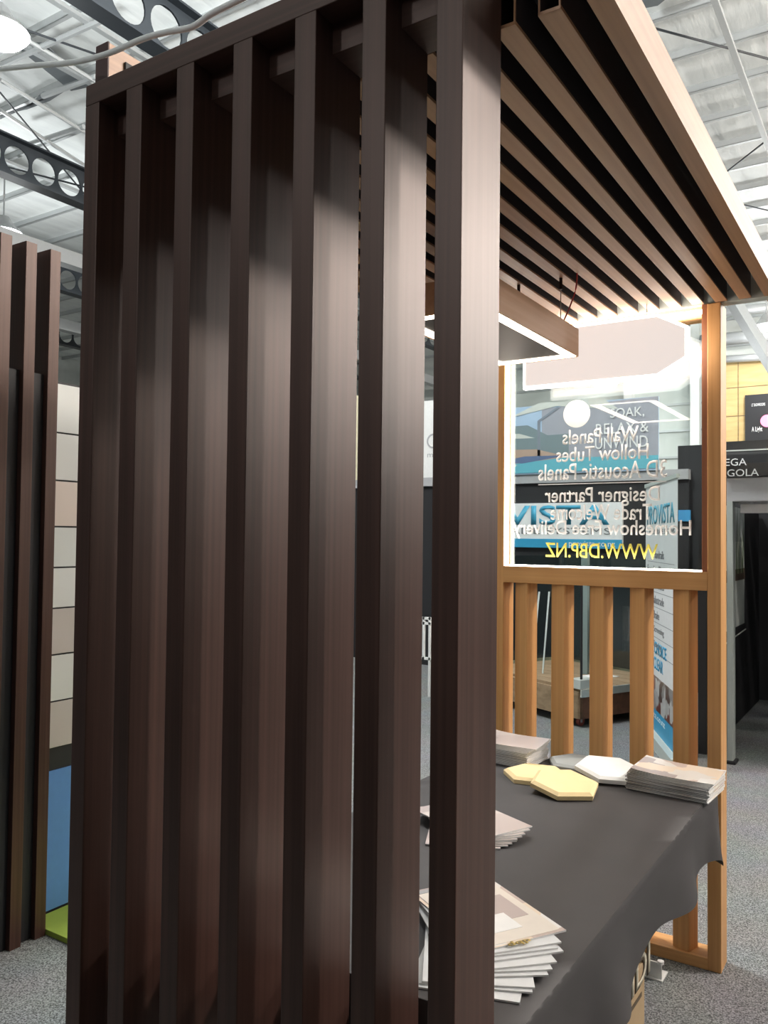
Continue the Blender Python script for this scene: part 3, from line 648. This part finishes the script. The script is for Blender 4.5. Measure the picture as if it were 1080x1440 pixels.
# =================================================================== BALUSTRADE SAMPLE ON A WHEELED CRATE
nc = oZ(816, 1012, .075); e1 = Vector((.43, .90, 0)).normalized(); e2 = Vector((-.90, .43, 0)).normalized()
t = thing('display_crate', 'low wooden crate on castors carrying a glass balustrade sample', 'crate', (nc.x, nc.y, 0))
def cb(a0, a1, b0, b1, z0, z1, bm=None):
    return prism([nc.xy.to_3d()+e1*a+e2*b_+Vector((0, 0, z0)) for a, b_ in ((a0, b0), (a1, b0), (a1, b1), (a0, b1))], (0, 0, z1-z0), bm=bm)
L1, L2 = 1.25, 1.55
obj('side_board', cb(0, .03, 0, L2, .075, .30), CRATEW, t); obj('side_board', cb(0, L1, 0, .03, .075, .30), wood('crate_red', (.13, .06, .035), (.20, .09, .05), 'X', .5, .4, 20), t)
obj('side_board', cb(L1-.03, L1, 0, L2, .075, .30), CRATEW, t); obj('side_board', cb(0, L1, L2-.03, L2, .075, .30), CRATEW, t)
for k in range(8): obj('deck_board', cb(.03+k*.149, .03+k*.149+.143, .0, L2, .30, .325), CRATEW, t)
obj('edge_trim', cb(0, L1, -.014, .0, .26, .324), ALU, t)
for a0, b0 in ((.08, .08), (L1-.12, .08), (.08, L2-.12), (L1-.12, L2-.12)):
    c_ = nc.xy.to_3d()+e1*a0+e2*b0
    ca = obj('castor', tube([c_+e2*-.015+Vector((0, 0, .038)), c_+e2*.015+Vector((0, 0, .038))], .038, 14), mat('castor_red', (.25, .05, .03), .5), t)
    obj('castor_fork', tube([c_+Vector((0, 0, .03)), c_+Vector((0, 0, .076))], .02, 8), STEEL, ca)
GED = mat('glass_edge', (.62, .70, .69), .2); TINT = bpy.data.materials.new('tinted_glass'); TINT.use_nodes = True
nt = TINT.node_tree; nt.nodes.remove(nt.nodes['Principled BSDF']); tr = nt.nodes.new('ShaderNodeBsdfTransparent'); tr.inputs[0].default_value = (.72, .82, .82, 1)
gl = nt.nodes.new('ShaderNodeBsdfGlossy'); gl.inputs['Roughness'].default_value = .02; ms = nt.nodes.new('ShaderNodeMixShader'); ms.inputs[0].default_value = .08
nt.links.new(tr.outputs[0], ms.inputs[1]); nt.links.new(gl.outputs[0], ms.inputs[2]); nt.links.new(ms.outputs[0], nt.nodes['Material Output'].inputs[0])
t = thing('glass_balustrade', 'clear glass balustrade sample with a pale post standing on the crate', 'balustrade', nc.xy.to_3d()+e1*.6+e2*.8+Vector((0, 0, .325)))
obj('glass_panel', cb(1.10, 1.115, .25, 1.40, .325, 1.42), TINT, t); obj('glass_panel', cb(.35, 1.08, 1.38, 1.392, .325, 1.42), TINT, t)
for (xt, xb_) in ((757, 746.5), (771, 762)):
    pb = nc.xy.to_3d()+Vector((0, 0, .327)); yq = 7.35
    B_ = oY(xb_, 941, yq); T_ = oY(xt, 832, yq); B_.z = .327
    obj('glass_edge', prism([B_, B_+Vector((.013, 0, 0)), T_+Vector((.013, 0, 0)), T_], (0, .012, 0)), GED, t)
pq = oZ(821, 948, .326)
obj('post', box(pq.x-.030, pq.x+.032, pq.y, pq.y+.06, .326, 1.47), mat('pale_green_post', (.20, .26, .25), .4), t)
t = thing('sample_pole', 'thin black pole on a pale base at the crate corner', 'pole', nc.xy.to_3d()+e1*.06+e2*.05+Vector((0, 0, .325)))
c_ = nc.xy.to_3d()+e1*.06+e2*.05
obj('base', cb(.005, .20, .005, .14, .325, .40), ALU, t); obj('rod', tube([c_+Vector((0, 0, .40)), c_+Vector((0, 0, 1.36))], .011, 8), BLACK, t)
t = tag(obj('leaflet', cb(.50, .80, .30, .50, .325, .330), PAPER), 'white leaflet lying on the wooden crate', 'leaflet')
# =================================================================== ROLL-UP BANNER
Rb, Lb = oZ(953, 1086, 0), oZ(908, 1028, 0); ub = (Rb-Lb).normalized(); nb = ub.cross(Vector((0, 0, 1))).normalized(); mid = (Rb+Lb)/2
# a standard-width sheet on that floor line
t = thing('roll_up_banner', 'tall white roll-up banner with blue foot and product list behind the slats', 'banner', mid)
W = (Rb-Lb).length; zt_ = 2.03
def bq(a0, a1, z0, z1, d0, d1, m, nm): return obj(nm, prism([Lb+ub*a+nb*d0+Vector((0, 0, z)) for a, z in ((a0*W, z0), (a1*W, z0), (a1*W, z1), (a0*W, z1))], nb*(d1-d0)), m, t)
bq(0, 1, .09, zt_, 0, .002, mat('banner_white', (.78, .79, .79), .45), 'sheet'); bq(-.01, 1.01, 0, .09, -.05, .05, ALU, 'cassette'); bq(-.005, 1.005, zt_, zt_+.03, -.012, .012, ALU, 'top_bar')
obj('back_pole', tube([mid-nb*.04+Vector((0, 0, .05)), mid-nb*.01+Vector((0, 0, zt_))], .01, 6), STEEL, t)
bq(0, 1, .10, .27, .002, .004, BLU, 'blue_foot'); PH = cover('banner_photo', [(.10, .06, .05), (.30, .28, .27), (.45, .45, .44), (.16, .05, .04), (.55, .55, .54)], 9, 5); bq(0, 1, .27, .53, .002, .004, PH, 'photo_strip')
def bt(body, a0, a1, z0, z1, m, bold=0): text('lettering', body, Lb+ub*(a0*W)+nb*.003+Vector((0, 0, z0)), ub, (0, 0, 1), (a1-a0)*W, z1-z0, m, t, .002, bold)
BG = mat('banner_grey_text', (.22, .23, .24), .5)
bt('PROVISTA', .06, .93, 1.72, 1.87, mat('banner_blue_text', (.10, .38, .52), .4), .02); bt('BALUSTRADE SYSTEMS', .14, .93, 1.64, 1.68, BG)
for k, wd in enumerate(('Handrails', 'Frameless Glass', 'Stainless Steel', 'Balustrade', 'Brake', 'Screening', 'Fencing')):
    z_ = 1.45-k*.118; bt(wd, .30-.036*max(0, len(wd)-9), .30+.036*min(len(wd), 9), z_, z_+.062, BG); bq(.08, .92, z_-.030, z_-.026, .002, .003, BG, 'ruled_line')
bt('THE', .08, .27, .705, .80, BLU, .015); bt('CHOICE', .32, .70, .705, .80, BLU, .015); bt('IS', .17, .25, .585, .67, BLU, .015); bt('CLEAR', .30, .60, .585, .68, BLU, .015); bt('provista.co.nz', .02, .66, .185, .245, VINYL)
# =================================================================== PERGOLA STAND AT THE RIGHT
Y6 = 6.35
t = thing('aluminium_pergola', 'grey aluminium pergola frame with a black lettered cassette', 'pergola', (.6, 7.6, 0))
GR = mat('pergola_grey', (.36, .36, .37), .45)
obj('post', box(-1.131, -1.090, Y6, Y6+.10, 0, 1.885, .003), mat('pergola_post', (.34, .37, .35), .45), t)
obj('foot_plate', box(-1.131, -1.070, Y6-.03, Y6+.10, 0, .02), BLACK, t)
obj('post', box(2.25, 2.33, Y6, Y6+.10, 0, 1.885, .003), GR, t)
obj('front_beam', box(-1.131, 2.33, Y6, Y6+.12, 1.880, 2.052, .004), GR, t)
obj('blind_box', box(-1.06, 2.2, Y6+.13, Y6+.20, 1.80, 1.865, .004), mat('pergola_light_grey', (.56, .55, .56), .4), t)
prof = [(0, 2.052), (-.05, 2.06), (-.055, 2.15), (-.035, 2.215), (.0, 2.25), (.02, 2.255), (.02, 2.318), (.16, 2.318), (.16, 2.052)]
cs = obj('cassette', prism([(-1.145, Y6+a, z) for a, z in prof], (3.5, 0, 0)), BLACKG, t, label='black cassette with white capitals')
obj('trim_line', box(-1.145, 2.355, Y6-.012, Y6+.022, 2.242, 2.252), ALU, t)
wtext('MEGA', 1007, 1050, 645, 655, Y6-.0575, VINYL, cs); wtext('PERGOLA', 997, 1067, 660, 670, Y6-.0575, mat('cassette_grey_text', (.55, .55, .55), .4), cs)
for k in range(6): obj('roof_blade', box(-1.09, 2.3, Y6+.2+k*.42, Y6+.58+k*.42, 2.02, 2.045, .002), GR, t)
obj('side_beam', box(-1.131, -1.06, Y6+.1, 9.0, 1.885, 2.052), GR, t)
struct(obj('wall_right_partition', box(-1.36, -1.30, 6.5, 9.0, 0, 1.87), BLACK))
struct(obj('wall_rear_partition', box(-2.1, 3.2, 9.05, 9.11, 0, 2.6), BLACK))
struct(obj('wall_side_blocker', box(3.2, 3.26, -6, 9.1, 0, 2.4), BLACK))  # unseen, added at the right so low reflections stay dark
struct(obj('wall_front_blocker', box(-7, 3.2, -1.76, -1.7, 0, 2.7), BLACK))  # unseen, added behind the camera to shade the lower screen fronts
t = thing('plant_banner', 'white planter and reeds printed on a banner on the black partition wall', 'banner', (-1.297, 7.7, .60))
bb, bt_ = oX(1046, 876, -1.297), oX(1046, 716, -1.297)
obj('sheet', box(-1.298, -1.292, 7.05, bb.y, bb.z, bt_.z), mat('planter_sheet', (.62, .66, .62), .5), t)
obj('printed_sky', box(-1.292, -1.290, 7.05, bb.y, bb.z+.74, bt_.z), mat('sheet_grey', (.40, .43, .43), .5), t)
obj('printed_soil', box(-1.292, -1.2895, 7.05, bb.y, bb.z+.40, bb.z+.50), mat('sheet_soil', (.10, .06, .04), .6), t)
for k in range(12):
    y_ = 7.08+k*(bb.y-7.1)/12; obj('printed_reed', prism([(-1.2895, y_, bb.z+.46), (-1.2895, y_+.03, bb.z+.46), (-1.2895, y_+.05+.02*math.sin(k*2), bb.z+.95+.1*math.sin(k*3))], (.001, 0, 0)), mat('reed_green' if k % 2 else 'reed_pale', (.10, .18, .05) if k % 2 else (.38, .45, .24), .6), t)
obj('wall_rail', tube([(-1.29, 7.05, bb.z-.10), (-1.29, bb.y+.05, bb.z-.06)], .006, 6), ALU, t)
# light display on the plywood wall
a, c = oY(1048, 690, 23.5), oY(1130, 555, 23.5)
t = thing('light_display', 'black display board with white lettering and a pink lamp on the plywood wall', 'display board', ((a.x+c.x)/2, 23.5, a.z))
obj('board', box(a.x, c.x, 23.48, 23.57, oY(1048, 690, 23.5).z, oY(1048, 556, 23.5).z), BLACK, t)
wtext('A Light', 1057, 1072, 600, 609, 23.474, VINYL, t, .02, .006); wtext('LT SHOWROOMS', 1057, 1076, 567, 571, 23.474, VINYL, t, 0, .006)
p_ = oY(1079, 592, 23.49); obj('pink_lamp', disc((p_.x, 23.48, p_.z), .16, (0, -1, 0), .03), mat('pink_led', (1, .2, .35), .4, emit=1.6, ecol=(1, .12, .3)), t)
# ducts and a raking strut in front of the back wall
def duct(a, b_, r, lab): tag(obj('duct', tube([a, b_], r, 12), STEEL, smooth=True), lab, 'duct')
duct(oY(990, 507, 23.3), oY(1110, 500, 23.3), .10, 'thin pale pipe running along the top of the plywood lining')
duct(oY(985, 480, 23.2), oY(1110, 468, 23.2), .17, 'wide pale duct above the thin pipe on the back wall')
duct(oY(985, 441, 23.2), oY(1110, 430, 23.2), .13, 'pale duct just under the roof at the back wall')
tag(obj('raking_strut', tube([oY(1026, 415, 21.0), oY(1096, 530, 21.0)], .17, 4), STEEL), 'grey steel strut raking down in front of the ducts', 'strut')
